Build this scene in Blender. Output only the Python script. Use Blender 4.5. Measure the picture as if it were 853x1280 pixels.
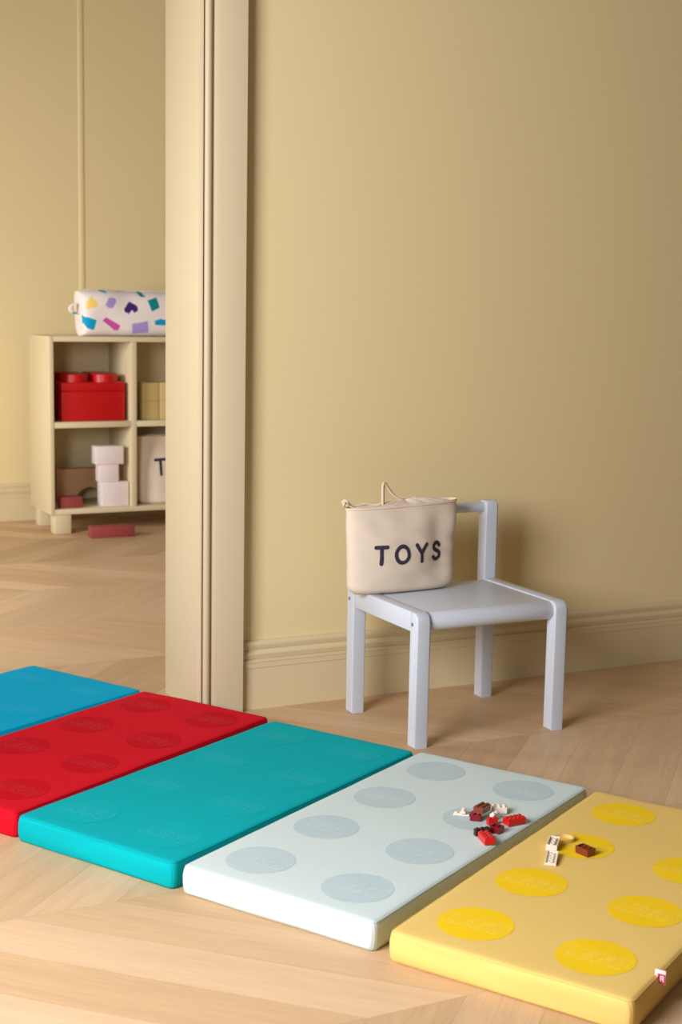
import bpy, bmesh, math, random
from mathutils import Vector, Matrix, noise
from mathutils.bvhtree import BVHTree

for o in list(bpy.data.objects):
    bpy.data.objects.remove(o)
S = bpy.context.scene
COL = S.collection
PI = math.pi

# ------------------------------------------------------------------ camera
FPX = 1791.56
PITCH, ROLL, EYE, YAW = 0.141929, 0.0177706, 0.99608, math.radians(26.5)
fw = Vector((math.sin(YAW) * math.cos(PITCH), math.cos(YAW) * math.cos(PITCH), -math.sin(PITCH)))
rt = Vector((math.cos(YAW), -math.sin(YAW), 0))
up = rt.cross(fw)
r2 = rt * math.cos(ROLL) + up * math.sin(ROLL)
u2 = up * math.cos(ROLL) - rt * math.sin(ROLL)
cd = bpy.data.cameras.new('camera')
cam = bpy.data.objects.new('camera', cd)
COL.objects.link(cam)
cam.matrix_world = Matrix(((r2.x, u2.x, -fw.x, 0), (r2.y, u2.y, -fw.y, 0), (r2.z, u2.z, -fw.z, EYE), (0, 0, 0, 1)))
cd.sensor_fit = 'HORIZONTAL'
cd.sensor_width = 24.0
cd.lens = FPX / 853 * 24.0
cd.clip_start = 0.05
cd.dof.use_dof = True
cd.dof.focus_distance = 2.95
cd.dof.aperture_fstop = 6.5
S.camera = cam

# ------------------------------------------------------------------ light and exposure
wd = bpy.data.worlds.new('world')
S.world = wd
wd.use_nodes = True
wd.node_tree.nodes['Background'].inputs[0].default_value = (1.0, 0.83, 0.65, 1)
wd.node_tree.nodes['Background'].inputs[1].default_value = 0.135


def window_light(name, loc, sx, sz, power, color, target, spread=180):
    ld = bpy.data.lights.new(name, 'AREA')
    ld.shape = 'RECTANGLE'
    ld.size, ld.size_y = sx, sz
    ld.energy = power
    ld.color = color
    ld.spread = math.radians(spread)
    lo = bpy.data.objects.new(name, ld)
    COL.objects.link(lo)
    lo.location = loc
    lo.rotation_euler = (Vector(target) - Vector(loc)).to_track_quat('-Z', 'Y').to_euler()
    return lo


window_light('daylight_window', (-0.74, 1.45, 1.32), 1.2, 1.1, 99, (0.92, 0.93, 1.0), (0.6, 1.85, 1.0), 180)
window_light('daylight_window', (-0.74, 4.60, 1.15), 1.0, 1.0, 52, (0.94, 0.95, 1.0), (1.3, 5.7, 0.6), 150)

S.view_settings.view_transform = 'Standard'
S.view_settings.look = 'None'
S.view_settings.exposure = 0.0
S.view_settings.gamma = 1.0
S.view_settings.use_curve_mapping = False


# ------------------------------------------------------------------ materials
def lin(c):
    return tuple(((v / 255) / 12.92 if v / 255 <= 0.04045 else ((v / 255 + 0.055) / 1.055) ** 2.4) for v in c) + (1,)


def mat(name, rgb, rough=0.5, sheen=0.0, spec=0.5, bump=None, var=None, coat=0.0, sheen_tint=None):
    """rgb in sRGB 0-255.  bump = (kind, scale, strength, distance)   var = (scale, amount)"""
    m = bpy.data.materials.new(name)
    m.use_nodes = True
    nt = m.node_tree
    N, L = nt.nodes, nt.links
    b = N['Principled BSDF']
    b.inputs['Base Color'].default_value = lin(rgb)
    b.inputs['Roughness'].default_value = rough
    b.inputs['Specular IOR Level'].default_value = spec
    b.inputs['Sheen Weight'].default_value = sheen
    b.inputs['Coat Weight'].default_value = coat
    if sheen_tint:
        b.inputs['Sheen Tint'].default_value = lin(sheen_tint)
    tc = N.new('ShaderNodeTexCoord')
    if var:
        no = N.new('ShaderNodeTexNoise')
        no.inputs['Scale'].default_value = var[0]
        no.inputs['Detail'].default_value = 4
        L.new(tc.outputs['Object'], no.inputs['Vector'])
        mr = N.new('ShaderNodeMapRange')
        mr.inputs[1].default_value, mr.inputs[2].default_value = 0.25, 0.75
        mr.inputs[3].default_value, mr.inputs[4].default_value = 1 - var[1], 1 + var[1]
        L.new(no.outputs['Fac'], mr.inputs[0])
        mx = N.new('ShaderNodeVectorMath')
        mx.operation = 'SCALE'
        mx.inputs[0].default_value = lin(rgb)[:3]
        L.new(mr.outputs[0], mx.inputs['Scale'])
        L.new(mx.outputs[0], b.inputs['Base Color'])
    if bump:
        kind, sc, st, dist = bump
        bp = N.new('ShaderNodeBump')
        bp.inputs['Strength'].default_value = st
        bp.inputs['Distance'].default_value = dist
        if kind == 'noise':
            t = N.new('ShaderNodeTexNoise')
            t.inputs['Scale'].default_value = sc
            t.inputs['Detail'].default_value = 3
            L.new(tc.outputs['Object'], t.inputs['Vector'])
            L.new(t.outputs['Fac'], bp.inputs['Height'])
        elif kind == 'rib':
            t = N.new('ShaderNodeTexWave')
            t.wave_type = 'BANDS'
            t.bands_direction = 'X'
            t.inputs['Scale'].default_value = sc
            t.inputs['Distortion'].default_value = 9.0
            t.inputs['Detail'].default_value = 1.0
            t.inputs['Detail Scale'].default_value = 0.035
            L.new(tc.outputs['Object'], t.inputs['Vector'])
            L.new(t.outputs['Fac'], bp.inputs['Height'])
            mr = N.new('ShaderNodeMapRange')
            mr.inputs[3].default_value, mr.inputs[4].default_value = 0.95, 1.05
            L.new(t.outputs['Fac'], mr.inputs[0])
            mx = N.new('ShaderNodeVectorMath')
            mx.operation = 'SCALE'
            mx.inputs[0].default_value = lin(rgb)[:3]
            L.new(mr.outputs[0], mx.inputs['Scale'])
            L.new(mx.outputs[0], b.inputs['Base Color'])
        elif kind == 'weave':
            a = N.new('ShaderNodeTexWave')
            a.bands_direction = 'X'
            a.inputs['Scale'].default_value = sc
            a.inputs['Distortion'].default_value = 0.6
            c = N.new('ShaderNodeTexWave')
            c.bands_direction = 'Z'
            c.inputs['Scale'].default_value = sc
            c.inputs['Distortion'].default_value = 0.6
            L.new(tc.outputs['Object'], a.inputs['Vector'])
            L.new(tc.outputs['Object'], c.inputs['Vector'])
            ad = N.new('ShaderNodeMath')
            ad.operation = 'ADD'
            L.new(a.outputs['Fac'], ad.inputs[0])
            L.new(c.outputs['Fac'], ad.inputs[1])
            L.new(ad.outputs[0], bp.inputs['Height'])
        L.new(bp.outputs[0], b.inputs['Normal'])
    return m


WALLC = (232, 212, 160)
M = {}
M['wall'] = mat('wall_paint', WALLC, 0.75, bump=('noise', 320, 0.25, 0.001), spec=0.3)
M['trim'] = mat('trim_paint', (207, 192, 156), 0.5, spec=0.35)
M['baseboard'] = mat('baseboard_paint', (219, 202, 160), 0.5, spec=0.35)
M['chair'] = mat('grey_lacquer', (206, 212, 221), 0.36, bump=('noise', 260, 0.08, 0.001), spec=0.4)
M['screw'] = mat('steel', (120, 122, 120), 0.35)
M['bag'] = mat('canvas', (232, 214, 192), 0.9, 0.15, 0.2, bump=('weave', 900, 0.25, 0.0006))
M['cord'] = mat('cotton_cord', (232, 214, 186), 0.9, 0.2, 0.2)
M['ink'] = mat('dark_ink', (62, 54, 72), 0.8, spec=0.2)
M['cabinet'] = mat('cream_lacquer', (216, 201, 162), 0.5, spec=0.35)
M['red_box'] = mat('red_plastic', (190, 8, 18), 0.35)
M['white_block'] = mat('white_painted_wood', (232, 218, 212), 0.7)
M['tan_block'] = mat('pale_wood', (208, 182, 118), 0.7, var=(20, 0.06))
M['arch_block'] = mat('tan_painted_wood', (190, 150, 112), 0.7)
M['brick_red'] = mat('brick_red_block', (150, 62, 58), 0.75, var=(60, 0.12))
for k, c in dict(p_red=(205, 20, 26), p_dark=(128, 14, 30), p_brown=(122, 52, 30), p_white=(238, 224, 208),
                 p_black=(58, 18, 24), p_tan=(226, 190, 132)).items():
    M[k] = mat('plastic_' + k[2:], c, 0.28, spec=0.5)
FAB = dict(yellow=((231, 197, 114), (244, 203, 30), (246, 216, 96)), light=((206, 220, 217), (186, 204, 206), (204, 218, 216)),
           teal=((0, 166, 172), (0, 168, 174), (14, 172, 178)), red=((204, 14, 34), (190, 4, 26), (190, 6, 28)),
           blue=((0, 164, 202), (0, 165, 203), (4, 167, 205)))
for k, (a, b_, c) in FAB.items():
    M['fab_' + k] = mat('fabric_' + k, a, 0.9, 0.06, 0.12, bump=('rib', 75, 0.35, 0.0008), sheen_tint=a)
    M['emb_' + k] = mat('emblem_' + k, b_, 0.9, 0.06, 0.12, bump=('rib', 75, 0.25, 0.0008), sheen_tint=b_)
    M['let_' + k] = mat('lettering_' + k, c, 0.8, 0.1, 0.2)
M['tag_white'] = mat('tag_white', (236, 214, 214), 0.8)
M['tag_red'] = mat('tag_red', (176, 26, 62), 0.8)
M['pouch'] = mat('pouch_canvas', (238, 228, 222), 0.9, 0.15, 0.2, bump=('noise', 200, 0.3, 0.002))
for k, c in dict(cyan=(0, 158, 198), yellow=(246, 212, 112), lilac=(172, 150, 212), purple=(66, 36, 112), teal=(0, 134, 140), pink=(206, 80, 168)).items():
    M['pr_' + k] = mat('print_' + k, c, 0.9, 0.1, 0.2)


def floor_mat():
    m = bpy.data.materials.new('oak_chevron')
    m.use_nodes = True
    nt = m.node_tree
    N, L = nt.nodes, nt.links
    b = N['Principled BSDF']

    def math_(op, a, c=None):
        n = N.new('ShaderNodeMath')
        n.operation = op
        for i, v in enumerate((a, c)):
            if v is None:
                continue
            if isinstance(v, (int, float)):
                n.inputs[i].default_value = v
            else:
                L.new(v, n.inputs[i])
        return n.outputs[0]
    tc = N.new('ShaderNodeTexCoord')
    sp = N.new('ShaderNodeSeparateXYZ')
    L.new(tc.outputs['Object'], sp.inputs[0])
    x, y = sp.outputs[0], sp.outputs[1]
    PW, Y0 = 0.53, 2.215
    q = math_('DIVIDE', math_('SUBTRACT', y, Y0), PW)
    col = math_('FLOOR', q)
    fy = math_('SUBTRACT', q, col)
    par = math_('MODULO', math_('ADD', col, 100), 2)          # 0 -> +45, 1 -> -45
    sg = math_('SUBTRACT', 1, math_('MULTIPLY', par, 2))
    yy = math_('MULTIPLY', math_('SUBTRACT', fy, 0.5), PW)
    u = math_('SUBTRACT', x, math_('MULTIPLY', sg, yy))
    SP = 0.165
    pu = math_('DIVIDE', math_('ADD', u, 0.03), SP)
    pid = math_('FLOOR', pu)
    fu = math_('SUBTRACT', pu, pid)
    cmb = N.new('ShaderNodeCombineXYZ')
    L.new(pid, cmb.inputs[0])
    L.new(col, cmb.inputs[1])
    wn = N.new('ShaderNodeTexWhiteNoise')
    wn.noise_dimensions = '2D'
    L.new(cmb.outputs[0], wn.inputs['Vector'])
    # grain coordinates: along the plank, across the plank
    al = math_('ADD', math_('MULTIPLY', x, 0.7071), math_('MULTIPLY', sg, math_('MULTIPLY', y, 0.7071)))
    ac = math_('SUBTRACT', math_('MULTIPLY', y, 0.7071), math_('MULTIPLY', sg, math_('MULTIPLY', x, 0.7071)))
    g = N.new('ShaderNodeCombineXYZ')
    L.new(math_('ADD', math_('MULTIPLY', al, 1.6), math_('MULTIPLY', wn.outputs['Value'], 37)), g.inputs[0])
    L.new(math_('MULTIPLY', ac, 22), g.inputs[1])
    L.new(math_('MULTIPLY', wn.outputs['Value'], 11), g.inputs[2])
    n1 = N.new('ShaderNodeTexNoise')
    n1.inputs['Scale'].default_value = 1.5
    n1.inputs['Detail'].default_value = 5
    n1.inputs['Distortion'].default_value = 0.6
    L.new(g.outputs[0], n1.inputs['Vector'])
    g2 = N.new('ShaderNodeCombineXYZ')
    L.new(math_('ADD', math_('MULTIPLY', al, 14), math_('MULTIPLY', wn.outputs['Value'], 90)), g2.inputs[0])
    L.new(math_('MULTIPLY', ac, 260), g2.inputs[1])
    n2 = N.new('ShaderNodeTexNoise')
    n2.inputs['Scale'].default_value = 1.0
    n2.inputs['Detail'].default_value = 3
    L.new(g2.outputs[0], n2.inputs['Vector'])
    # value: plank tone + broad grain + fine pores
    v = math_('ADD', 1.0, math_('MULTIPLY', math_('SUBTRACT', wn.outputs['Value'], 0.5), 0.09))
    v = math_('ADD', v, math_('MULTIPLY', math_('SUBTRACT', n1.outputs['Fac'], 0.5), 0.32))
    v = math_('ADD', v, math_('MULTIPLY', math_('SUBTRACT', n2.outputs['Fac'], 0.5), 0.30))
    v = math_('SUBTRACT', v, math_('MULTIPLY', math_('SUBTRACT', 1, par), 0.06))  # columns of one slant darker: directional sheen of the wood painted into the colour
    # joints
    e1 = math_('MINIMUM', fu, math_('SUBTRACT', 1, fu))
    e1 = math_('LESS_THAN', e1, 0.006)
    e2 = math_('MINIMUM', fy, math_('SUBTRACT', 1, fy))
    e2 = math_('LESS_THAN', e2, 0.0012)
    jn = math_('MAXIMUM', e1, e2)
    v = math_('MULTIPLY', v, math_('SUBTRACT', 1, math_('MULTIPLY', jn, 0.22)))
    mx = N.new('ShaderNodeMix')
    mx.data_type = 'RGBA'
    mx.inputs[6].default_value = lin((200, 165, 123))
    mx.inputs[7].default_value = lin((211, 179, 142))
    L.new(wn.outputs['Value'], mx.inputs[0])
    sc = N.new('ShaderNodeVectorMath')
    sc.operation = 'SCALE'
    L.new(mx.outputs[2], sc.inputs[0])
    L.new(v, sc.inputs['Scale'])
    L.new(sc.outputs[0], b.inputs['Base Color'])
    b.inputs['Roughness'].default_value = 0.5
    b.inputs['Specular IOR Level'].default_value = 0.3
    bp = N.new('ShaderNodeBump')
    bp.inputs['Strength'].default_value = 0.12
    bp.inputs['Distance'].default_value = 0.001
    L.new(n2.outputs['Fac'], bp.inputs['Height'])
    L.new(bp.outputs[0], b.inputs['Normal'])
    return m


M['floor'] = floor_mat()


# ------------------------------------------------------------------ helpers
def obj(name, bm, material, parent=None, smooth=True, loc=None, angle=35):
    me = bpy.data.meshes.new(name)
    bmesh.ops.recalc_face_normals(bm, faces=bm.faces)
    bm.to_mesh(me)
    bm.free()
    mats = material if isinstance(material, (list, tuple)) else [material]
    for mm in mats:
        me.materials.append(M[mm] if isinstance(mm, str) else mm)
    if smooth:
        me.polygons.foreach_set('use_smooth', [True] * len(me.polygons))
        me.set_sharp_from_angle(angle=math.radians(angle))
    o = bpy.data.objects.new(name, me)
    COL.objects.link(o)
    if parent:
        o.parent = parent
    if loc:
        o.location = loc
    return o


def thing(name, label, cat, loc=(0, 0, 0), rz=0, group=None):
    o = bpy.data.objects.new(name, None)
    o.empty_display_size = 0.05
    COL.objects.link(o)
    o.location = loc
    o.rotation_euler = (0, 0, rz)
    return tag(o, label, cat, group)


def tag(o, label, cat, group=None):
    o['label'] = label
    o['category'] = cat
    if group:
        o['group'] = group
    return o


def struct(name, bm, m, **k):
    o = obj(name, bm, m, **k)
    o['kind'] = 'structure'
    return o


def add_box(bm, x0, x1, y0, y1, z0, z1, bev=0.0, seg=2):
    vs = [bm.verts.new((x, y, z)) for x in (x0, x1) for y in (y0, y1) for z in (z0, z1)]
    idx = [(0, 1, 3, 2), (4, 6, 7, 5), (0, 4, 5, 1), (2, 3, 7, 6), (0, 2, 6, 4), (1, 5, 7, 3)]
    fs = [bm.faces.new([vs[i] for i in f]) for f in idx]
    if bev:
        es = list({e for f in fs for e in f.edges})
        bmesh.ops.bevel(bm, geom=es, offset=bev, segments=seg, affect='EDGES', profile=0.5)


def box(x0, x1, y0, y1, z0, z1, bev=0.0, seg=2):
    bm = bmesh.new()
    add_box(bm, x0, x1, y0, y1, z0, z1, bev, seg)
    return bm


def add_prism(bm, pts, axis, a, b, bev=0.0, seg=2):
    """pts: closed outline in the two other axes (in xyz order); extruded along axis from a to b"""
    def P(p, t):
        return {'x': (t, p[0], p[1]), 'y': (p[0], t, p[1]), 'z': (p[0], p[1], t)}[axis]
    A = [bm.verts.new(P(p, a)) for p in pts]
    B = [bm.verts.new(P(p, b)) for p in pts]
    n = len(pts)
    fa = bm.faces.new(A)
    fb = bm.faces.new(B[::-1])
    for i in range(n):
        bm.faces.new((A[i], B[i], B[(i + 1) % n], A[(i + 1) % n]))
    if bev:
        bmesh.ops.bevel(bm, geom=list(set(fa.edges) | set(fb.edges)), offset=bev, segments=seg, affect='EDGES', profile=0.5)


def prism(pts, axis, a, b, bev=0.0, seg=2):
    bm = bmesh.new()
    add_prism(bm, pts, axis, a, b, bev, seg)
    return bm


def arc(cx, cy, r, a0, a1, n):
    return [(cx + r * math.cos(math.radians(a0 + (a1 - a0) * i / n)), cy + r * math.sin(math.radians(a0 + (a1 - a0) * i / n))) for i in range(n + 1)]


def smooth_path(pts, k=6):
    out = []
    P = [Vector(p) for p in pts]
    for i in range(len(P) - 1):
        p0, p1, p2, p3 = P[max(i - 1, 0)], P[i], P[i + 1], P[min(i + 2, len(P) - 1)]
        for j in range(k):
            t = j / k
            out.append(0.5 * ((2 * p1) + (p2 - p0) * t + (2 * p0 - 5 * p1 + 4 * p2 - p3) * t * t + (3 * p1 - p0 - 3 * p2 + p3) * t ** 3))
    out.append(P[-1])
    return out


def add_tube(bm, pts, r, seg=8, closed=False):
    P = [Vector(p) for p in pts]
    n = len(P)
    rings = []
    nrm = None
    for i in range(n):
        if closed:
            d = P[(i + 1) % n] - P[i - 1]
        else:
            d = P[min(i + 1, n - 1)] - P[max(i - 1, 0)]
        d.normalize()
        if nrm is None:
            nrm = d.orthogonal().normalized()
        nrm = (nrm - d * nrm.dot(d)).normalized()
        bn = d.cross(nrm)
        rr = r[i] if isinstance(r, (list, tuple)) else r
        rings.append([bm.verts.new(P[i] + (nrm * math.cos(2 * PI * k / seg) + bn * math.sin(2 * PI * k / seg)) * rr) for k in range(seg)])
    for i in range(n if closed else n - 1):
        a, b = rings[i], rings[(i + 1) % n]
        for k in range(seg):
            bm.faces.new((a[k], a[(k + 1) % seg], b[(k + 1) % seg], b[k]))
    if not closed:
        bm.faces.new(rings[0][::-1])
        bm.faces.new(rings[-1])


def tube(pts, r, seg=8, closed=False):
    bm = bmesh.new()
    add_tube(bm, pts, r, seg, closed)
    return bm


def add_lathe(bm, prof, cx, cy, seg=24):
    """prof: list of (radius, z); vertical axis at cx, cy"""
    rings = []
    for r, z in prof:
        if r < 1e-6:
            rings.append([bm.verts.new((cx, cy, z))])
        else:
            rings.append([bm.verts.new((cx + r * math.cos(2 * PI * k / seg), cy + r * math.sin(2 * PI * k / seg), z)) for k in range(seg)])
    for a, b in zip(rings, rings[1:]):
        for k in range(seg):
            va, vb = [a[k % len(a)], a[(k + 1) % len(a)]], [b[k % len(b)], b[(k + 1) % len(b)]]
            vs = []
            for v in (va[0], va[1], vb[1], vb[0]):
                if v not in vs:
                    vs.append(v)
            if len(vs) > 2:
                bm.faces.new(vs)


# ------------------------------------------------------------------ the setting
WY = 3.215           # face of the painted wall
BY = 3.426           # its other face
X0, X1, YB, YF = -0.80, 4.6, 6.50, -1.7
CEIL = 2.75
bm = bmesh.new()
vs = [bm.verts.new(p) for p in ((X0 - 0.1, YF - 0.1, 0), (X1 + 0.1, YF - 0.1, 0), (X1 + 0.1, YB + 0.1, 0), (X0 - 0.1, YB + 0.1, 0))]
bm.faces.new(vs)
struct('floor', bm, 'floor', smooth=False)
# wall with the doorway, seen on the right
OX0, OX1, OZ = 0.02, 1.225, 2.12
bm = prism([(X0, 0), (OX0 - 0.02, 0), (OX0 - 0.02, OZ + 0.02), (OX1, OZ + 0.02), (OX1, 0), (X1, 0), (X1, CEIL), (X0, CEIL)], 'y', WY, BY - 0.012)
struct('wall_right', bm, 'wall', smooth=False)
struct('wall_back', box(X0, X1, YB, YB + 0.1, 0, CEIL), 'wall', smooth=False)


def wall_with_holes(name, holes):
    ys = [YF]
    bm = bmesh.new()
    y = YF
    for (a, b, z0, z1) in holes:
        add_box(bm, X0 - 0.1, X0, y, a, 0, CEIL)
        add_box(bm, X0 - 0.1, X0, a, b, 0, z0)
        add_box(bm, X0 - 0.1, X0, a, b, z1, CEIL)
        y = b
    add_box(bm, X0 - 0.1, X0, y, YB, 0, CEIL)
    struct(name, bm, 'wall', smooth=False)


wall_with_holes('wall_left', [(0.8, 2.1, 0.7, 1.95), (4.1, 5.1, 0.6, 1.7)])


def base_profile(y0):
    # (y, z), stepped skirting whose back lies on y0
    pts = [(y0, 0), (y0 - 0.020, 0), (y0 - 0.020, 0.104), (y0 - 0.0215, 0.106), (y0 - 0.0215, 0.118)]
    pts += arc(y0 - 0.0175, 0.1215, 0.0052, 215, 150, 4)[::1]
    pts += [(y0 - 0.014, 0.1265), (y0 - 0.0165, 0.129)]
    pts += arc(y0 - 0.0125, 0.139, 0.0062, 215, 140, 6)
    pts += [(y0 - 0.010, 0.1485), (y0 - 0.0115, 0.151)]
    pts += arc(y0 - 0.006, 0.1625, 0.0088, 200, 110, 6)
    pts += [(y0, 0.1725)]
    return pts


struct('baseboard_right', prism(base_profile(WY), 'x', 1.318, X1), 'baseboard', angle=25)
struct('baseboard_back', prism(base_profile(YB), 'x', X0, X1), 'baseboard', angle=25)
# door lining and casing
struct('trim_1', box(1.209, OX1, 3.196, BY, 0, OZ, 0.0015), 'trim')          # lining seen edge on


def casing_profile():
    y = WY
    f = y - 0.040
    pts = [(1.2095, y), (1.2095, f + 0.003), (1.2130, f + 0.002), (1.2142, f + 0.011), (1.2172, f + 0.011)]
    pts += arc(1.2270, f + 0.0085, 0.0095, 190, 350, 10)
    pts += [(1.2370, f + 0.0115), (1.2400, f + 0.0115), (1.2425, f + 0.0045), (1.2530, f)]
    pts += [(1.3215, f), (1.3235, f + 0.002), (1.3235, y)]
    return pts


struct('trim_2', prism(casing_profile(), 'z', 0, OZ + 0.1), 'trim', angle=28)
struct('trim_3', prism([(OX0 - 0.115, WY), (OX0 - 0.115, WY - 0.04), (OX0 - 0.02, WY - 0.04), (OX0, WY - 0.02), (OX0, BY), (OX0 - 0.02, BY), (OX0 - 0.02, WY)], 'z', 0, OZ + 0.1), 'trim')
struct('trim_4', box(OX0 - 0.115, 1.3235, WY - 0.04, WY, OZ + 0.02, OZ + 0.12), 'trim')
# slim half-round batten on the far wall
struct('trim_5', prism([(1.878, YB)] + [(1.892 + 0.014 * math.cos(a * PI / 10), YB - 0.0045 * math.sin(a * PI / 10)) for a in range(9, 0, -1)] + [(1.906, YB)], 'z', 0.172, CEIL), 'wall')

# ------------------------------------------------------------------ play mats
MT = 0.05


def rrect(hx, hy, r, n=6, m=24):
    pts = []
    r = max(min(r, hx - 1e-4, hy - 1e-4), 1e-4)
    cs = [(hx - r, hy - r, 0), (-hx + r, hy - r, 90), (-hx + r, -hy + r, 180), (hx - r, -hy + r, 270)]
    for i, (cx, cy, a) in enumerate(cs):
        c = arc(cx, cy, r, a, a + 90, n)
        nx = cs[(i + 1) % 4]
        e0 = c[-1]
        e1 = (nx[0] + r * math.cos(math.radians(nx[2])), nx[1] + r * math.sin(math.radians(nx[2])))
        pts += c
        k = m if i % 2 == 0 else m // 2
        pts += [(e0[0] + (e1[0] - e0[0]) * j / k, e0[1] + (e1[1] - e0[1]) * j / k) for j in range(1, k)]
    return pts


def mat_top(x, y, seed):
    return MT + 0.0011 * noise.noise((x * 5 + seed, y * 7, seed)) + 0.0006 * noise.noise((x * 17, y * 15 + seed, 3.1))


def lego_letters(h=0.036):
    s = h
    L_ = [[(0, 0), (.62, 0), (.62, .25), (.29, .25), (.29, 1), (0, 1)]]
    E_ = [[(0, 0), (.62, 0), (.62, .22), (.28, .22), (.28, .4), (.56, .4), (.56, .6), (.28, .6), (.28, .78), (.62, .78), (.62, 1), (0, 1)]]
    G_ = [[(.66, .7), (.66, .86), (.52, 1), (.16, 1), (0, .84), (0, .16), (.16, 0), (.52, 0), (.66, .16), (.66, .56), (.34, .56), (.34, .38), (.41, .38), (.41, .24), (.27, .24), (.27, .76), (.41, .76), (.41, .7)]]
    O_ = [[(.7, .16), (.7, .84), (.54, 1), (.16, 1), (0, .84), (0, .16), (.16, 0), (.54, 0)], [(.42, .27), (.42, .73), (.28, .73), (.28, .27)]]
    out = []
    x = 0
    for g, w in ((L_, .62), (E_, .62), (G_, .66), (O_, .7)):
        for poly in g:
            out.append([((x + px + 0.22 * py), py) for px, py in poly])
        x += w + 0.1
    tw = x - 0.1 + 0.22
    return [[((px - tw / 2) * s, (py - 0.5) * s) for px, py in poly] for poly in out]


LEG = lego_letters()


def ribbon(bm, poly, w, zf):
    n = len(poly)
    P = [Vector(p) for p in poly]
    # resample so that it follows the cloth
    Q = []
    for i in range(n):
        a, b = P[i], P[(i + 1) % n]
        k = max(1, int((b - a).length / 0.006))
        Q += [a.lerp(b, j / k) for j in range(k)]
    n = len(Q)
    ins, outs, mid = [], [], []
    for i in range(n):
        d1 = (Q[i] - Q[i - 1]).normalized()
        d2 = (Q[(i + 1) % n] - Q[i]).normalized()
        t = (d1 + d2)
        t = t.normalized() if t.length > 1e-6 else d1
        nn = Vector((-t.y, t.x))
        c = max(0.5, abs(nn.dot(Vector((-d1.y, d1.x)))))
        for lst, s, dz in ((ins, -1, 0), (mid, 0, 0.00012), (outs, 1, 0)):
            p = Q[i] + nn * (s * w / 2 / c)
            lst.append(bm.verts.new((p.x, p.y, zf(p.x, p.y) + dz)))
    for i in range(n):
        j = (i + 1) % n
        bm.faces.new((ins[i], mid[i], mid[j], ins[j]))
        bm.faces.new((mid[i], outs[i], outs[j], mid[j]))


def make_mat(key, label, cx, cy, deg, W, Ln, seed):
    t = thing('play_mat', label, 'play mat', (cx, cy, 0), math.radians(deg))
    prof = [(0.006, 0.0), (0.002, 0.0015), (0.0, 0.006), (-0.0012, 0.018), (-0.001, 0.032), (0.0005, 0.0425), (0.0022, 0.0468), (0.005, 0.0490), (0.0085, 0.0497),
            (0.018, 0.05), (0.04, 0.05), (0.07, 0.05), (0.10, 0.05), (0.13, 0.05), (0.16, 0.05), (W / 2 - 0.006, 0.05)]
    bm = bmesh.new()
    rings = []
    for ins, z in prof:
        ring = []
        for (x, y) in rrect(Ln / 2 - ins, W / 2 - ins, max(0.012 - ins * 0.6, 0.002), 5, 40):
            k = max(0, (z - 0.03) / 0.02)
            zz = z + (mat_top(x, y, seed) - MT) * k
            b = 0.0012 * noise.noise((x * 9 + seed, y * 9, z * 30))     # soft waviness of the sides
            f = 1 + b / max(abs(x), abs(y), 0.05)
            ring.append(bm.verts.new((x * f, y * f, zz)))
        rings.append(ring)
    n = len(rings[0])
    for a, b in zip(rings, rings[1:]):
        for k in range(n):
            bm.faces.new((a[k], a[(k + 1) % n], b[(k + 1) % n], b[k]))
    bm.faces.new(rings[0][::-1])
    bm.faces.new(rings[-1])
    cover = obj('cover', bm, 'fab_' + key, t, angle=60)
    # sewn edge just below the top
    loop = []
    for (x, y) in rrect(Ln / 2 - 0.0022, W / 2 - 0.0022, 0.011, 5, 40):
        z = 0.0472 + (mat_top(x, y, seed) - MT) * 0.86
        b = 0.0012 * noise.noise((x * 9 + seed, y * 9, 0.0472 * 30))
        f = 1 + b / max(abs(x), abs(y), 0.05)
        loop.append((x * f, y * f, z))
    obj('edge_seam', tube(loop, 0.0007, 6, True), 'fab_' + key, t)
    for i in range(4):
        for j in range(2):
            ox, oy = (i - 1.5) * 0.2, (0.5 - j) * 0.2
            bm = bmesh.new()
            c = bm.verts.new((0, 0, mat_top(ox, oy, seed) + 0.0003))
            prev = None
            for r in (0.012, 0.024, 0.036, 0.048, 0.0605):
                ring = []
                for k in range(64):
                    px, py = r * math.cos(2 * PI * k / 64), r * math.sin(2 * PI * k / 64)
                    ring.append(bm.verts.new((px, py, mat_top(ox + px, oy + py, seed) + 0.0003)))
                for k in range(64):
                    if prev is None:
                        bm.faces.new((c, ring[k], ring[(k + 1) % 64]))
                    else:
                        bm.faces.new((prev[k], ring[k], ring[(k + 1) % 64], prev[(k + 1) % 64]))
                prev = ring
            em = obj('round_emblem', bm, 'emb_' + key, t, loc=(ox, oy, 0))
            bm = bmesh.new()
            for poly in LEG:
                # text reads across the mat (towards -y), its top points along +x
                q = [(py, -px) for px, py in poly]
                ribbon(bm, q, 0.0013, lambda px, py: mat_top(ox + px, oy + py, seed) + 0.00045)
            obj('lettering', bm, 'let_' + key, em)
    return t


mat_y = make_mat('yellow', 'yellow padded play mat, nearest of the row, under a brown brick', 1.452, 1.863, 30.5, 0.398, 0.80, 4.2)
mat_l = make_mat('light', 'pale ice-grey padded play mat scattered with small red bricks', 1.249, 2.231, 29.7, 0.392, 0.798, 9.7)
mat_t = make_mat('teal', 'teal padded play mat lying beside the front leg of the chair', 1.048, 2.579, 29.1, 0.386, 0.79, 14.1)
mat_r = make_mat('red', 'red padded play mat lying at the foot of the door casing', 0.859, 2.932, 30.0, 0.386, 0.80, 21.3)
mat_b = make_mat('blue', 'bright blue padded play mat at the far end, inside the doorway', 0.661, 3.29, 28.2, 0.392, 0.80, 27.9)
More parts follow.
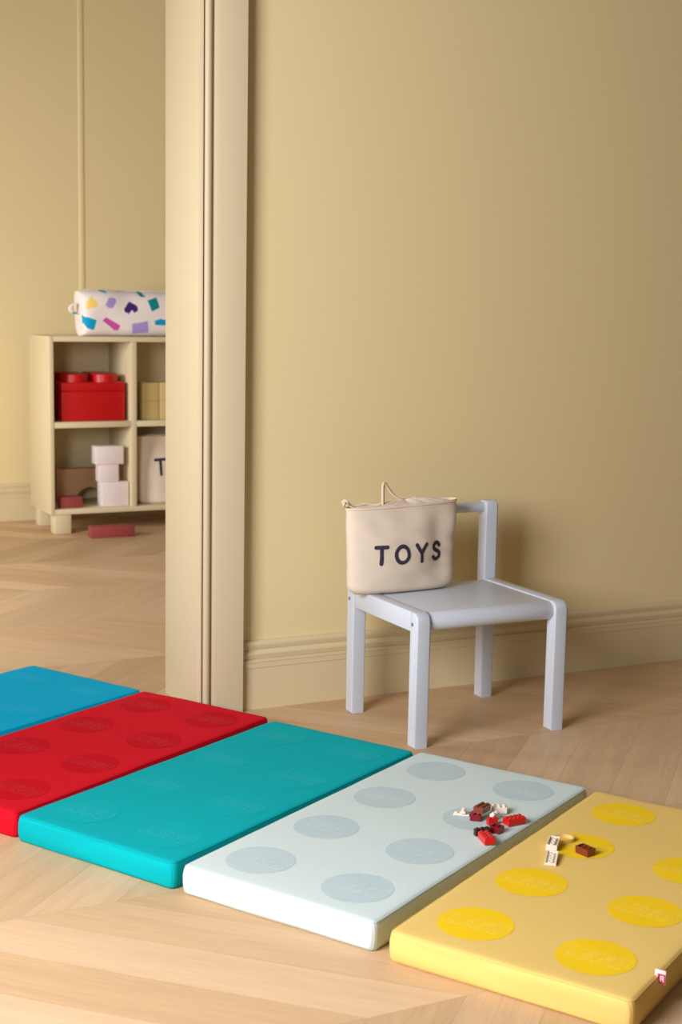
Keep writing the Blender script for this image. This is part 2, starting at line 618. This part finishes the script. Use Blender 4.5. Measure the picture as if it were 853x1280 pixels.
# small folded label sewn into the long side of the yellow mat
tg = obj('care_tag', box(-0.0012, 0.0012, -0.0125, 0.004, 0, 0.021, 0.0005), 'tag_white', mat_y, loc=(-0.300, -0.1965, 0.037))
bm = bmesh.new()
add_box(bm, -0.0016, -0.0011, -0.0120, -0.0005, 0.0008, 0.0155)
obj('tag_panel', bm, 'tag_red', tg)
bm = bmesh.new()
for y0, y1, z0, z1 in ((-0.0100, -0.0085, 0.004, 0.013), (-0.0060, -0.0045, 0.004, 0.013), (-0.0085, -0.0060, 0.0115, 0.013), (-0.0085, -0.0060, 0.0075, 0.009)):
    add_box(bm, -0.0019, -0.0014, y0, y1, z0, z1)
obj('tag_mark', bm, 'tag_white', tg)

# ------------------------------------------------------------------ chair
CX0, CX1 = 1.5675, 1.977
CYF, CYB = 2.748, 3.101
LG = 0.035
ST = 0.315
ch = thing('childs_chair', 'small pale grey wooden chair beside the wall, canvas bag on its seat', 'chair', ((CX0 + CX1) / 2, (CYF + CYB) / 2, 0))
OX, OY = (CX0 + CX1) / 2, (CYF + CYB) / 2


def sh(bm):
    bmesh.ops.translate(bm, verts=bm.verts, vec=(-OX, -OY, 0))
    return bm


for k, (xa, xb) in enumerate(((CX0, CX0 + LG), (CX1 - LG, CX1))):
    prof = [(CYF, 0), (CYF + LG, 0), (CYF + LG, ST - 0.001), ] + arc(CYF + 0.02, ST - 0.020, 0.020, 90, 180, 8)
    prof[2] = (CYF + LG, ST)
    lg = obj('leg', sh(prism(prof, 'x', xa, xb, 0.004, 3)), 'chair', ch)
    prof = [(CYB, 0), (CYB, 0.505)] + arc(CYB - 0.010, 0.505, 0.010, 0, 90, 5)[1:] + arc(CYB - LG + 0.010, 0.505, 0.010, 90, 180, 5) + [(CYB - LG, 0)]
    rl = obj('rear_leg', sh(prism(prof, 'x', xa, xb, 0.004, 3)), 'chair', ch)
    obj('side_rail', sh(box(xa + 0.0005, xb - 0.0005, CYF + LG - 0.004, CYB - LG + 0.004, ST - 0.047, ST - 0.0003, 0.0035, 3)), 'chair', ch)
    xs = xa if k == 0 else xb
    d = -1 if k == 0 else 1
    for par, yy in ((lg, CYF + 0.0225), (rl, CYB - 0.013)):
        bm = bmesh.new()
        add_lathe(bm, [(0, 0.0008), (0.0018, 0.0008), (0.0022, 0.0014), (0.0042, 0.0012), (0.0046, 0.0), (0.0046, -0.004), (0, -0.004)], 0, 0, 20)
        bmesh.ops.rotate(bm, verts=bm.verts, matrix=Matrix.Rotation(d * PI / 2, 3, 'Y'))
        bmesh.ops.translate(bm, verts=bm.verts, vec=(xs, yy, ST - 0.028))
        obj('screw', sh(bm), 'screw', par)
# seat with a rolled front edge
r = 0.0215
zt = ST - 0.003
prof = [(CYB - 0.032, zt), (CYF + 0.03, zt)] + arc(CYF + 0.006 + r, zt - r, r, 90, 270, 14) + [(CYF + 0.05, zt - 2 * r + 0.004), (CYF + 0.075, zt - 0.022), (CYB - 0.032, zt - 0.022)]
obj('seat', sh(prism(prof, 'x', CX0 + LG + 0.0006, CX1 - LG - 0.0006, 0.0015, 2)), 'chair', ch)
bm = bmesh.new()
xa, xb = CX0 + LG, CX1 - LG
pts = [(xa - 0.004 + (xb - xa + 0.008) * i / 12, 3.084, 0.4985) for i in range(13)]
add_tube(bm, pts, 0.013, 20)
obj('back_rail', sh(bm), 'chair', ch)


# ------------------------------------------------------------------ canvas bags
def bag_mesh(wt, wb, h, dt, db, seed, lean=0.0, ex=2.8, tilt=0.0, bulge=0.012, dent=0.0):
    """open soft tote: superellipse rings.  wt, wb widths and dt, db depths at top and bottom; x across, front faces -y"""
    NZ, NR = 40, 120
    bm = bmesh.new()
    rings = []

    def ring(t, inset=0.0, drop=0.0, flat=False):
        out = []
        for k in range(NR):
            a = 2 * PI * k / NR
            ca, sa = math.cos(a), math.sin(a)
            s = t * t * (3 - 2 * t)
            w = (wb + (wt - wb) * s) / 2
            # lower corners pulled in
            w -= 0.018 * max(0, 1 - t / 0.09) ** 1.6
            d = (db + (dt - db) * t) / 2 + bulge * math.sin(PI * min(1, t * 1.05)) * 0.5
            d -= 0.012 * max(0, 1 - t / 0.05) ** 1.6
            x = (w - inset) * (abs(ca) ** (2 / ex)) * (1 if ca >= 0 else -1)
            y = (d - inset) * (abs(sa) ** (2 / 2.3)) * (1 if sa >= 0 else -1)
            n = noise.noise((x * 7 + seed, t * 2.2, seed + (1 if y > 0 else 0)))
            n2 = noise.noise((x * 20 + seed + t * 4, t * 7, seed + (1 if y > 0 else 0)))
            m = math.sin(PI * min(max(t, 0), 1)) ** 0.5
            y += (0.010 * n + 0.0040 * n2) * m * (1 if not inset else 0.9)
            z = h * t - drop + tilt * x * t
            if sa < 0 and dent:
                y += dent * math.exp(-((x - 0.088) / 0.036) ** 2) * math.exp(-((t - 0.52) / 0.36) ** 4)
            out.append(bm.verts.new((x, y + lean * t * t, z)))
        return out
    for i in range(NZ + 1):
        rings.append(ring(i / NZ))
    top = len(rings) - 1
    for i in range(1, 12):
        rings.append(ring(1 - i * 0.06, inset=0.003))
    for a, b in zip(rings, rings[1:]):
        for k in range(NR):
            bm.faces.new((a[k], a[(k + 1) % NR], b[(k + 1) % NR], b[k]))
    bm.faces.new(rings[0][::-1])
    bm.faces.new(rings[-1])
    return bm, [v.co.copy() for v in rings[top]]


STROKES = {'T': (0.70, [[(0, 1), (0.70, 1)], [(0.35, 1), (0.35, 0)]]),
           'O': (0.86, [[(0.43 + 0.43 * math.cos(a * PI / 16), 0.5 + 0.5 * math.sin(a * PI / 16)) for a in range(33)]]),
           'Y': (0.72, [[(0, 1), (0.36, 0.47)], [(0.72, 1), (0.36, 0.47), (0.36, 0)]]),
           'S': (0.56, [[tuple(p) for p in smooth_path([(0.53, 0.83, 0), (0.40, 0.98, 0), (0.22, 0.99, 0), (0.05, 0.86, 0), (0.07, 0.66, 0), (0.27, 0.53, 0), (0.48, 0.42, 0), (0.54, 0.22, 0), (0.40, 0.03, 0), (0.18, 0.01, 0), (0.02, 0.15, 0)], 4)]])}


def capsule_shape(bm, pts, w, place):
    """a printed stroke of width w with round ends, as a grid laid on the cloth by place(x, z) -> Vector"""
    P = [Vector((p[0], p[1])) for p in pts]
    Q = []
    for a, b in zip(P, P[1:]):
        k = max(1, int((b - a).length / 0.0025))
        Q += [a.lerp(b, j / k) for j in range(k)]
    Q.append(P[-1])
    n = len(Q)
    rows = []

    def T(i):
        d = Q[min(i + 1, n - 1)] - Q[max(i - 1, 0)]
        return d.normalized()
    us = (-1, -0.5, 0, 0.5, 1)
    if (Q[0] - Q[-1]).length > 1e-4:
        d = T(0)
        for a in (80, 60, 40, 20):
            rows.append([Q[0] - d * (w / 2 * math.sin(math.radians(a))) + Vector((-d.y, d.x)) * (u * w / 2 * math.cos(math.radians(a))) for u in us])
    for i in range(n):
        d = T(i)
        rows.append([Q[i] + Vector((-d.y, d.x)) * (u * w / 2) for u in us])
    if (Q[0] - Q[-1]).length > 1e-4:
        d = T(n - 1)
        for a in (20, 40, 60, 80):
            rows.append([Q[-1] + d * (w / 2 * math.sin(math.radians(a))) + Vector((-d.y, d.x)) * (u * w / 2 * math.cos(math.radians(a))) for u in us])
    V = [[bm.verts.new(place(p.x, p.y)) for p in r_] for r_ in rows]
    for a, b in zip(V, V[1:]):
        for k in range(4):
            bm.faces.new((a[k], a[k + 1], b[k + 1], b[k]))


def toy_bag(label, loc, rz, P, word, letter_h, wx, wz, sw, slope, spread, loops=True):
    t = thing('drawstring_bag', label, 'bag', loc, rz)
    bm, rim = bag_mesh(**P)
    bvh = BVHTree.FromBMesh(bm)
    obj('bag_body', bm, 'bag', t, angle=70)

    def place(x, z):
        hit = bvh.ray_cast(Vector((x, -1, z)), Vector((0, 1, 0)))
        return (hit[0] if hit[0] else Vector((x, 0, z))) + Vector((0, -0.0009, 0))
    # stitched hem a little below the rim
    obj('rim_seam', tube([(p.x * 1.004, p.y * 1.01 - 0.0004, p.z - 0.004) for p in rim], 0.0016, 6, True), 'cord', t)
    x = wx
    for c in word:
        wdt, st = STROKES[c]
        bm = bmesh.new()
        for s in st:
            capsule_shape(bm, [(x + p[0] * letter_h, wz + p[1] * letter_h + slope * (x + p[0] * letter_h - wx)) for p in s], sw, place)
        obj('printed_letter', bm, 'ink', t)['label'] = 'dark printed letter ' + c
        x += wdt * letter_h + spread
    return t, rim


BAGP = dict(wt=0.310, wb=0.296, h=0.214, dt=0.062, db=0.070, seed=3.3, lean=0.0, tilt=0.03, bulge=0.016, dent=0.012)
bag, rim = toy_bag('cream canvas drawstring bag printed TOYS, sitting on the grey chair', (1.666, 3.010, ST + 0.001), math.radians(3), BAGP, 'TOYS', 0.040, -0.094, 0.076, 0.0098, 0.0, 0.0245)
# gathered cotton lining that closes the mouth
DH = 0.018
bm = bmesh.new()
cen = bm.verts.new((0.0, 0.004, 0.238 - DH))
prev = None
NR = len(rim)
for i, (k, dz) in enumerate(((0.25, 0.006), (0.5, 0.003), (0.75, -0.002), (0.985, -0.010))):
    ring = []
    for j, p in enumerate(rim):
        w = 0.004 * math.sin(j * 2 * PI / NR * 14 + i) * (1 - k * 0.6)
        ring.append(bm.verts.new((p.x * k, p.y * k, p.z + dz + w)))
    for j in range(NR):
        if prev is None:
            bm.faces.new((cen, ring[j], ring[(j + 1) % NR]))
        else:
            bm.faces.new((prev[j], ring[j], ring[(j + 1) % NR], prev[(j + 1) % NR]))
    prev = ring
obj('gathered_lining', bm, 'bag', bag)
# drawstring: a standing loop, a run along the mouth and a knot at the left corner
pts = smooth_path([(-0.062, -0.012, 0.222), (-0.063, -0.012, 0.245), (-0.062, -0.010, 0.276), (-0.057, -0.008, 0.2845), (-0.048, -0.006, 0.274), (-0.028, -0.004, 0.253), (0.0, -0.004, 0.238), (0.02, -0.004, 0.232)], 6)
bm = bmesh.new()
add_tube(bm, pts, 0.0028, 8)
add_tube(bm, [p + Vector((0.0048, 0.004, -0.0015)) for p in pts], 0.0028, 8)
bmesh.ops.translate(bm, verts=bm.verts, vec=(0, 0, -DH))
obj('drawstring_loop', bm, 'cord', bag)
pts = smooth_path([(-0.062, -0.010, 0.235), (-0.085, -0.006, 0.232), (-0.105, -0.002, 0.236), (-0.128, 0.0, 0.231), (-0.146, 0.0, 0.236), (-0.157, -0.002, 0.243), (-0.163, -0.004, 0.245)], 6)
bm = bmesh.new()
add_tube(bm, pts, 0.0024, 8)
add_tube(bm, smooth_path([(-0.07, -0.012, 0.232), (-0.095, -0.014, 0.228), (-0.12, -0.012, 0.229), (-0.14, -0.008, 0.2275), (-0.153, -0.004, 0.236)], 6), 0.0020, 8)
bmesh.ops.translate(bm, verts=bm.verts, vec=(0, 0, -DH))
obj('drawstring', bm, 'cord', bag)
bm = bmesh.new()
kn = []
for i in range(40):
    a = i / 40 * 2 * PI
    kn.append((-0.160 + 0.0055 * math.cos(2 * a) * (1 + 0.4 * math.cos(3 * a)), -0.003 + 0.004 * math.sin(3 * a), 0.2395 + 0.0055 * math.sin(2 * a) * (1 + 0.4 * math.cos(3 * a))))
add_tube(bm, kn, 0.0026, 8, True)
bmesh.ops.translate(bm, verts=bm.verts, vec=(0, 0, -DH))
obj('knot', bm, 'cord', bag)

# ------------------------------------------------------------------ cabinet in the far room
KX, KY = 1.610, 6.035
KW, KD, KZ0, KZ1 = 0.765, 0.345, 0.085, 0.852
cab = thing('cube_shelf', 'cream open shelf with four compartments standing in the far room', 'shelf', (KX + KW / 2, KY + KD / 2, 0))


def kk(bm):
    bmesh.ops.translate(bm, verts=bm.verts, vec=(-KX - KW / 2, -KY - KD / 2, 0))
    return bm


PT = 0.018
obj('side_panel', kk(box(KX, KX + PT, KY, KY + KD, KZ0, KZ1, 0.001)), 'cabinet', cab)
obj('side_panel', kk(box(KX + KW - PT, KX + KW, KY, KY + KD, KZ0, KZ1, 0.001)), 'cabinet', cab)
obj('top_panel', kk(box(KX + PT, KX + KW - PT, KY, KY + KD, KZ1 - 0.022, KZ1, 0.001)), 'cabinet', cab)
obj('bottom_panel', kk(box(KX + PT, KX + KW - PT, KY, KY + KD, KZ0, KZ0 + 0.022, 0.001)), 'cabinet', cab)
obj('back_panel', kk(box(KX + PT, KX + KW - PT, KY + KD - 0.012, KY + KD, KZ0 + 0.022, KZ1 - 0.022)), 'cabinet', cab)
DX = 1.974
obj('divider', kk(box(DX, DX + 0.024, KY + 0.002, KY + KD - 0.012, KZ0 + 0.022, KZ1 - 0.022, 0.001)), 'cabinet', cab)
obj('middle_shelf', kk(box(KX + PT, DX, KY + 0.002, KY + KD - 0.012, 0.460, 0.485, 0.001)), 'cabinet', cab)
obj('middle_shelf', kk(box(DX + 0.024, KX + KW - PT, KY + 0.002, KY + KD - 0.012, 0.460, 0.485, 0.001)), 'cabinet', cab)
for lx in (KX + 0.018, KX + KW - 0.018 - 0.072):
    for ly in (KY + 0.004, KY + KD - 0.012 - 0.072):
        obj('leg', kk(box(lx, lx + 0.072, ly, ly + 0.072, 0, KZ0, 0.002)), 'cabinet', cab)

# contents
SH = 0.486
sb = thing('storage_brick', 'large red plastic storage brick with round studs, upper left compartment', 'storage box', (1.813, 6.205, SH))
obj('box_body', box(-0.142, 0.142, -0.135, 0.135, 0, 0.1295, 0.004, 3), 'red_box', sb)
obj('lid', box(-0.142, 0.142, -0.135, 0.135, 0.130, 0.168, 0.004, 3), 'red_box', sb)
for sx in (-0.067, 0.067):
    for sy in (-0.067, 0.067):
        bm = bmesh.new()
        add_lathe(bm, [(0.061, 0.160), (0.061, 0.199), (0.058, 0.203), (0.0, 0.203)], sx, sy, 40)
        obj('stud', bm, 'red_box', sb)


def block(name, label, mk, dims, loc, rz=0.0, group=None, bev=0.003):
    w, d, h = dims
    o = obj(name, box(-w / 2, w / 2, -d / 2, d / 2, 0, h, bev), mk)
    o.location = loc
    o.rotation_euler = (0, 0, rz)
    return tag(o, label, 'block', group)


BZ = KZ0 + 0.0222
block('wooden_block', 'white block at the bottom of the three-block tower in the shelf', 'white_block', (0.122, 0.075, 0.108), (1.908, 6.10, BZ))
block('wooden_block', 'white narrow block in the middle of the three-block tower', 'white_block', (0.086, 0.07, 0.078), (1.881, 6.10, BZ + 0.1082))
block('wooden_block', 'white block on top of the three-block tower in the shelf', 'white_block', (0.125, 0.075, 0.080), (1.884, 6.10, BZ + 0.1864))
bw, bh = 0.212, 0.152
pts = [(-bw / 2, 0), (-bw / 2, bh), (bw / 2, bh), (bw / 2, 0)] + [(0.046 + p[0], p[1]) for p in arc(0, 0, 0.072, 0, 180, 20)]
pts = [(-bw / 2, 0), (-bw / 2, bh), (bw / 2 + 0.02, bh), (bw / 2 + 0.02, 0)] + [(0.047 + p[0], p[1]) for p in arc(0, 0, 0.068, 0, 180, 20)]
o = obj('arch_block', prism(pts, 'y', -0.03, 0.03), 'arch_block')
o.location = (1.795, 6.262, BZ)
tag(o, 'tan arch-shaped block standing at the back of the lower left compartment', 'block')
block('wooden_block', 'small brick-red block lying in front of the tan arch block', 'brick_red', (0.098, 0.05, 0.050), (1.708, 6.085, BZ))
fb = block('wooden_block', 'long brick-red block lying on the floor in front of the shelf', 'brick_red', (0.192, 0.06, 0.049), (1.838, 5.90, 0), math.radians(-2))
cubes = [('small tan cube at the lower left of the upper right compartment', 0, 0), ('small tan cube standing on another, upper right compartment by the divider', 0, 1),
         ('tan cube half behind the door casing, lower one on the upper shelf', 1, 0), ('tan cube half behind the door casing, upper one on the upper shelf', 1, 1)]
for lab, i, j in cubes:
    block('toy_cube', lab, 'tan_block', (0.076, 0.076, 0.082), (2.078 + i * 0.079, 6.12, SH + j * 0.0823), 0, 'tan cubes in the upper right compartment', 0.002)
bag2, rim2 = toy_bag('cream canvas bag in the lower right compartment, cut off by the door casing', (2.158, 6.150, BZ + 0.0005), math.radians(3),
                     dict(wt=0.290, wb=0.275, h=0.300, dt=0.09, db=0.16, seed=8.1, lean=0.02, bulge=0.02), 'TOYS', 0.066, -0.060, 0.130, 0.013, 0.06, 0.021)


# soft patterned pouch on top
def pouch():
    t = thing('patterned_pouch', 'white fabric pouch with colourful shape print on top of the shelf', 'pouch', (1.985, 6.150, KZ1 + 0.0005), math.radians(0))
    shapes = []   # (material, polygon in x,z of the front)

    def px(u, v):      # photo-measured print positions on the front face -> local x, z
        return ((u - 98) / 284.0 - 0.250 + 0.012, (414 - v) / 284.0 + 0.006)
    raw = [('cyan', [(103, 391.5), (104, 399), (110, 406), (118, 408.3), (121, 396), (112, 393)]),
           ('pink', [(128.5, 396.5), (133, 392.3), (151, 402), (149.5, 408), (144, 408)]),
           ('lilac', [(166, 400), (186.5, 396.3), (188.5, 410.5), (168, 413)]),
           ('yellow', [(109, 383.5), (108.5, 374), (115.5, 366.5), (122.5, 375.5), (121.5, 380), (114, 381.5)]),
           ('lilac', [(132, 377.5), (137, 368.5), (144, 368.5), (146.5, 372), (141.5, 381.5), (135, 380.5)]),
           ('purple', [(156, 382), (163, 372.5), (173.5, 378), (174, 384), (169, 386.5), (166.5, 383), (162, 387.8), (157, 385.5)]),
           ('teal', [(187, 371), (199, 367), (202.5, 379.5), (192, 384.5)]),
           ('teal', [(171, 359.5), (178, 360.5), (185, 367), (179, 367.5)]),
           ('cyan', [(195.5, 396), (203, 393.5), (215, 395), (214, 401.5), (196.5, 401.5)]),
           ('cyan', [(122.5, 361.5), (126, 357), (134, 359), (134.5, 363.5)]),
           ('lilac', [(145, 358), (153, 357), (156, 361.5), (150, 363)]),
           ('purple', [(98, 362.5), (108.5, 362), (103, 365)]),
           ('yellow', [(214, 372), (224, 366), (228, 378), (217, 382)]), ('pink', [(230, 396), (236, 392), (250, 402), (244, 407)]),
           ('lilac', [(252, 372), (264, 368), (268, 382), (255, 385)]), ('purple', [(268, 398), (282, 396), (280, 407), (269, 408)])]
    keys = ['pouch', 'pr_cyan', 'pr_yellow', 'pr_lilac', 'pr_purple', 'pr_teal', 'pr_pink']
    for k, poly in raw:
        shapes.append((keys.index('pr_' + k), [px(*p) for p in poly]))

    def inside(poly, x, z):
        c = False
        n = len(poly)
        for i in range(n):
            x1, z1 = poly[i]
            x2, z2 = poly[i - 1]
            if (z1 > z) != (z2 > z) and x < (x2 - x1) * (z - z1) / (z2 - z1) + x1:
                c = not c
        return c
    hw, hd, h = 0.250, 0.085, 0.198
    NX, NR = 220, 190
    # angles spread so that the section is sampled evenly along its outline
    dense = [(math.cos(2 * PI * j / 6000), math.sin(2 * PI * j / 6000)) for j in range(6001)]
    sec = [(hd * abs(c) ** 0.62 * (1 if c >= 0 else -1), h / 2 * abs(d) ** 0.55 * (1 if d >= 0 else -1)) for c, d in dense]
    acc = [0.0]
    for p0, p1 in zip(sec, sec[1:]):
        acc.append(acc[-1] + math.hypot(p1[0] - p0[0], p1[1] - p0[1]))
    angs, j = [], 0
    for k in range(NR):
        tgt = acc[-1] * (k + 0.5) / NR
        while acc[j] < tgt:
            j += 1
        angs.append(dense[j])
    bm = bmesh.new()
    rings = []
    for i in range(NX + 1):
        s = -1 + 2 * i / NX
        e = max(0.0, 1 - abs(s) ** 14) ** 0.5            # ends close in softly
        e = 0.62 + 0.38 * e if abs(s) < 0.9999 else 0.60
        ring = []
        for ca, sa in angs:
            yy = hd * e * (abs(ca) ** 0.62) * (1 if ca >= 0 else -1)
            zz = h / 2 * (1 if sa < 0 else (0.75 + 0.25 * e)) * (abs(sa) ** 0.55) * (1 if sa >= 0 else -1)
            x = s * (hw if s > 0 else 0.214) + (0.006 * (zz / (h / 2)) * (-1 if s < 0 else 1) * abs(s) ** 6)
            n = noise.noise((x * 9, yy * 9, zz * 9))
            wob = 0.006 * n
            z = max(0.0, h / 2 + zz + wob * (1 if sa > -0.6 else 0))
            ring.append(bm.verts.new((x, yy + wob * (-1 if ca < 0 else 1), z)))
        rings.append(ring)
    for a, b in zip(rings, rings[1:]):
        for k in range(NR):
            f = bm.faces.new((a[k], a[(k + 1) % NR], b[(k + 1) % NR], b[k]))
            c = f.calc_center_median()
            if c.y < 0:
                zz = c.z - (max(0, c.y + 0.075) * 0.3)
                for mi, poly in shapes:
                    if inside(poly, c.x, zz):
                        f.material_index = mi
                        break
    bm.faces.new(rings[0][::-1])
    bm.faces.new(rings[-1])
    obj('pouch_body', bm, keys, t, angle=70)
    # zip along the top and the tab at its end
    obj('zip', box(-0.190, 0.225, -0.006, 0.006, h - 0.004, h + 0.003, 0.001), 'pouch', t)
    bm = bmesh.new()
    pts = smooth_path([(-0.238, -0.010, 0.142), (-0.262, -0.014, 0.140), (-0.283, -0.016, 0.131), (-0.290, -0.016, 0.115), (-0.280, -0.014, 0.101), (-0.262, -0.012, 0.098), (-0.242, -0.010, 0.104)], 6)
    rings = []
    for i, p in enumerate(pts):
        d = (pts[min(i + 1, len(pts) - 1)] - pts[max(i - 1, 0)]).normalized()
        nn = Vector((0, 1, 0)).cross(d).normalized()
        rings.append([bm.verts.new(p + Vector((0.034, sy * 0.016, 0)) + nn * sn * 0.0035) for sy, sn in ((-1, -1), (1, -1), (1, 1), (-1, 1))])
    for a, b in zip(rings, rings[1:]):
        for k in range(4):
            bm.faces.new((a[k], a[(k + 1) % 4], b[(k + 1) % 4], b[k]))
    bm.faces.new(rings[0])
    bm.faces.new(rings[-1])
    for f in bm.faces:
        c = f.calc_center_median()
        f.material_index = 1 if (-0.246 < c.x < -0.224 and c.z < 0.105) else 0
    obj('end_tab', bm, ['pouch', 'pr_teal'], t)


pouch()


# ------------------------------------------------------------------ small building bricks
def add_stud(bm, x, y, z):
    add_lathe(bm, [(0.0030, z - 0.0006), (0.0030, z + 0.0019), (0.0028, z + 0.0022), (0, z + 0.0022)], x, y, 14)


def brick_bm(nx, ny, h=0.0119, studs=True, hollow=False):
    """nx by ny toy brick standing on z = 0; hollow = lying upside down, open side up with its tubes"""
    p, g = 0.0099, 0.0001
    lx, ly = nx * p / 2 - g, ny * p / 2 - g
    bm = bmesh.new()
    if not hollow:
        add_box(bm, -lx, lx, -ly, ly, 0, h, 0.0003, 1)
    else:
        w = 0.0016
        o = [(-lx, -ly), (lx, -ly), (lx, ly), (-lx, ly)]
        i_ = [(-lx + w, -ly + w), (lx - w, -ly + w), (lx - w, ly - w), (-lx + w, ly - w)]
        rows = [[bm.verts.new((x, y, z)) for x, y in c] for c, z in ((o, 0.0), (o, h), (i_, h), (i_, 0.0016))]
        for a, b in zip(rows, rows[1:]):
            for k in range(4):
                bm.faces.new((a[k], a[(k + 1) % 4], b[(k + 1) % 4], b[k]))
        bm.faces.new(rows[0][::-1])
        bm.faces.new(rows[-1])
        for i in range(nx - 1):
            for j in range(ny - 1):
                add_lathe(bm, [(0.0041, 0.0014), (0.0041, h - 0.0002), (0.0030, h - 0.0002), (0.0030, 0.0016)], (i - nx / 2 + 1) * p, (j - ny / 2 + 1) * p, 16)
        if ny == 1:
            for i in range(nx - 1):
                add_lathe(bm, [(0.0019, 0.0014), (0.0019, h - 0.0002), (0, h - 0.0002)], (i - nx / 2 + 1) * p, 0, 12)
    if studs and not hollow:
        for i in range(nx):
            for j in range(ny):
                add_stud(bm, (i - nx / 2 + 0.5) * p, (j - ny / 2 + 0.5) * p, h)
    return bm


MZ = MT + 0.0012


def brick(label, mk, nx, ny, x, y, deg, z=MZ, tilt=(0, 0), group=None, name='toy_brick', cat='toy brick', **k):
    o = obj(name, brick_bm(nx, ny, **k), mk, angle=30)
    o.location = (x, y, z)
    o.rotation_euler = (math.radians(tilt[0]), math.radians(tilt[1]), math.radians(deg))
    return tag(o, label, cat, group)


GL, GY = 'bricks on the pale mat', 'bricks on the yellow mat'
brick('bright red brick lying furthest right on the pale mat', 'p_red', 4, 2, 1.4394, 2.1413, 4, group=GL)
brick('bright red brick lying nearest the viewer on the pale mat', 'p_red', 4, 2, 1.3436, 2.0856, 77, group=GL)
brick('small bright red two-stud brick between the white and dark red ones', 'p_red', 2, 1, 1.399, 2.1545, -4, group=GL)
brick('dark red brick lying open side up with hollow inside', 'p_dark', 2, 2, 1.3865, 2.1185, 26, group=GL, hollow=True, h=0.0115)
brick('dark red brick lying under the reddish brown brick', 'p_dark', 2, 2, 1.384, 2.188, 52, group=GL)
brick('reddish brown brick resting tilted on top of a dark red brick', 'p_brown', 4, 2, 1.4005, 2.193, 36, z=MZ + 0.0115, tilt=(0, 6), group=GL)
brick('white brick lying flat behind the red bricks, furthest back', 'p_white', 3, 2, 1.4456, 2.2043, -28, group=GL)
brick('white brick right behind the small bright red brick', 'p_white', 2, 1, 1.4185, 2.1765, 25, group=GL)
brick('thin white studded plate lying furthest left on the pale mat', 'p_white', 3, 1, 1.372, 2.219, -38, group=GL, h=0.0040, name='toy_plate', cat='toy plate')
brick('thin white plate crossing over another, left on the pale mat', 'p_white', 2, 1, 1.3745, 2.2165, 53, z=MZ + 0.0062, group=GL, h=0.0040, name='toy_plate', cat='toy plate')
# dark arch brick
pts = [(-0.0148, 0), (-0.0148, 0.0119), (0.0148, 0.0119), (0.0148, 0)] + arc(0, 0, 0.0080, 0, 180, 10)
bm = prism(pts, 'y', -0.0049, 0.0049)
for i in (-1, 0, 1):
    add_stud(bm, i * 0.0099, 0, 0.0119)
o = obj('toy_arch', bm, 'p_black', angle=30)
o.location, o.rotation_euler = (1.3535, 2.1165, MZ), (0, 0, math.radians(-4))
tag(o, 'very dark red arch-shaped brick behind the nearest red brick', 'toy brick', GL)
brick('brown brick lying open side up on the yellow mat', 'p_brown', 3, 2, 1.4715, 1.9635, 100, group=GY, hollow=True, h=0.0130)
brick('white brick lying open side up against the tan ring, yellow mat', 'p_white', 4, 2, 1.437, 2.012, 46, z=MZ + 0.0012, tilt=(0, -4), group=GY, hollow=True)
brick('white plate lying open side up, nearest the viewer on the yellow mat', 'p_white', 5, 2, 1.3995, 1.9625, 50, z=MZ + 0.002, tilt=(0, -5), group=GY, hollow=True, h=0.0046, name='toy_plate', cat='toy plate')
# tan bow-shaped handle lying on its side
bm = bmesh.new()
pts = [(-0.015, -0.0165), (0.002, -0.0165)] + arc(0.002, 0, 0.0165, -90, 90, 10)[1:] + [(-0.015, 0.0165)]
inn = [(-0.015, -0.0140), (0.002, -0.0140)] + arc(0.002, 0, 0.0140, -90, 90, 10)[1:] + [(-0.015, 0.0140)]
A = [[bm.verts.new((p[0], p[1], z)) for p in pts] for z in (0, 0.0065)]
B = [[bm.verts.new((p[0], p[1], z)) for p in inn] for z in (0, 0.0065)]
n = len(pts)
for k in range(n - 1):
    bm.faces.new((A[0][k], A[0][k + 1], A[1][k + 1], A[1][k]))
    bm.faces.new((B[0][k], B[1][k], B[1][k + 1], B[0][k + 1]))
    bm.faces.new((A[1][k], A[1][k + 1], B[1][k + 1], B[1][k]))
    bm.faces.new((A[0][k], B[0][k], B[0][k + 1], A[0][k + 1]))
for k in (0, n - 1):
    bm.faces.new((A[0][k], A[1][k], B[1][k], B[0][k]))
o = obj('toy_bow', bm, 'p_tan', angle=30)
o.location, o.rotation_euler = (1.4745, 2.0315, MZ), (0, 0, math.radians(-2))
tag(o, 'tan bow-shaped toy piece standing behind the white brick, yellow mat', 'toy piece', GY)
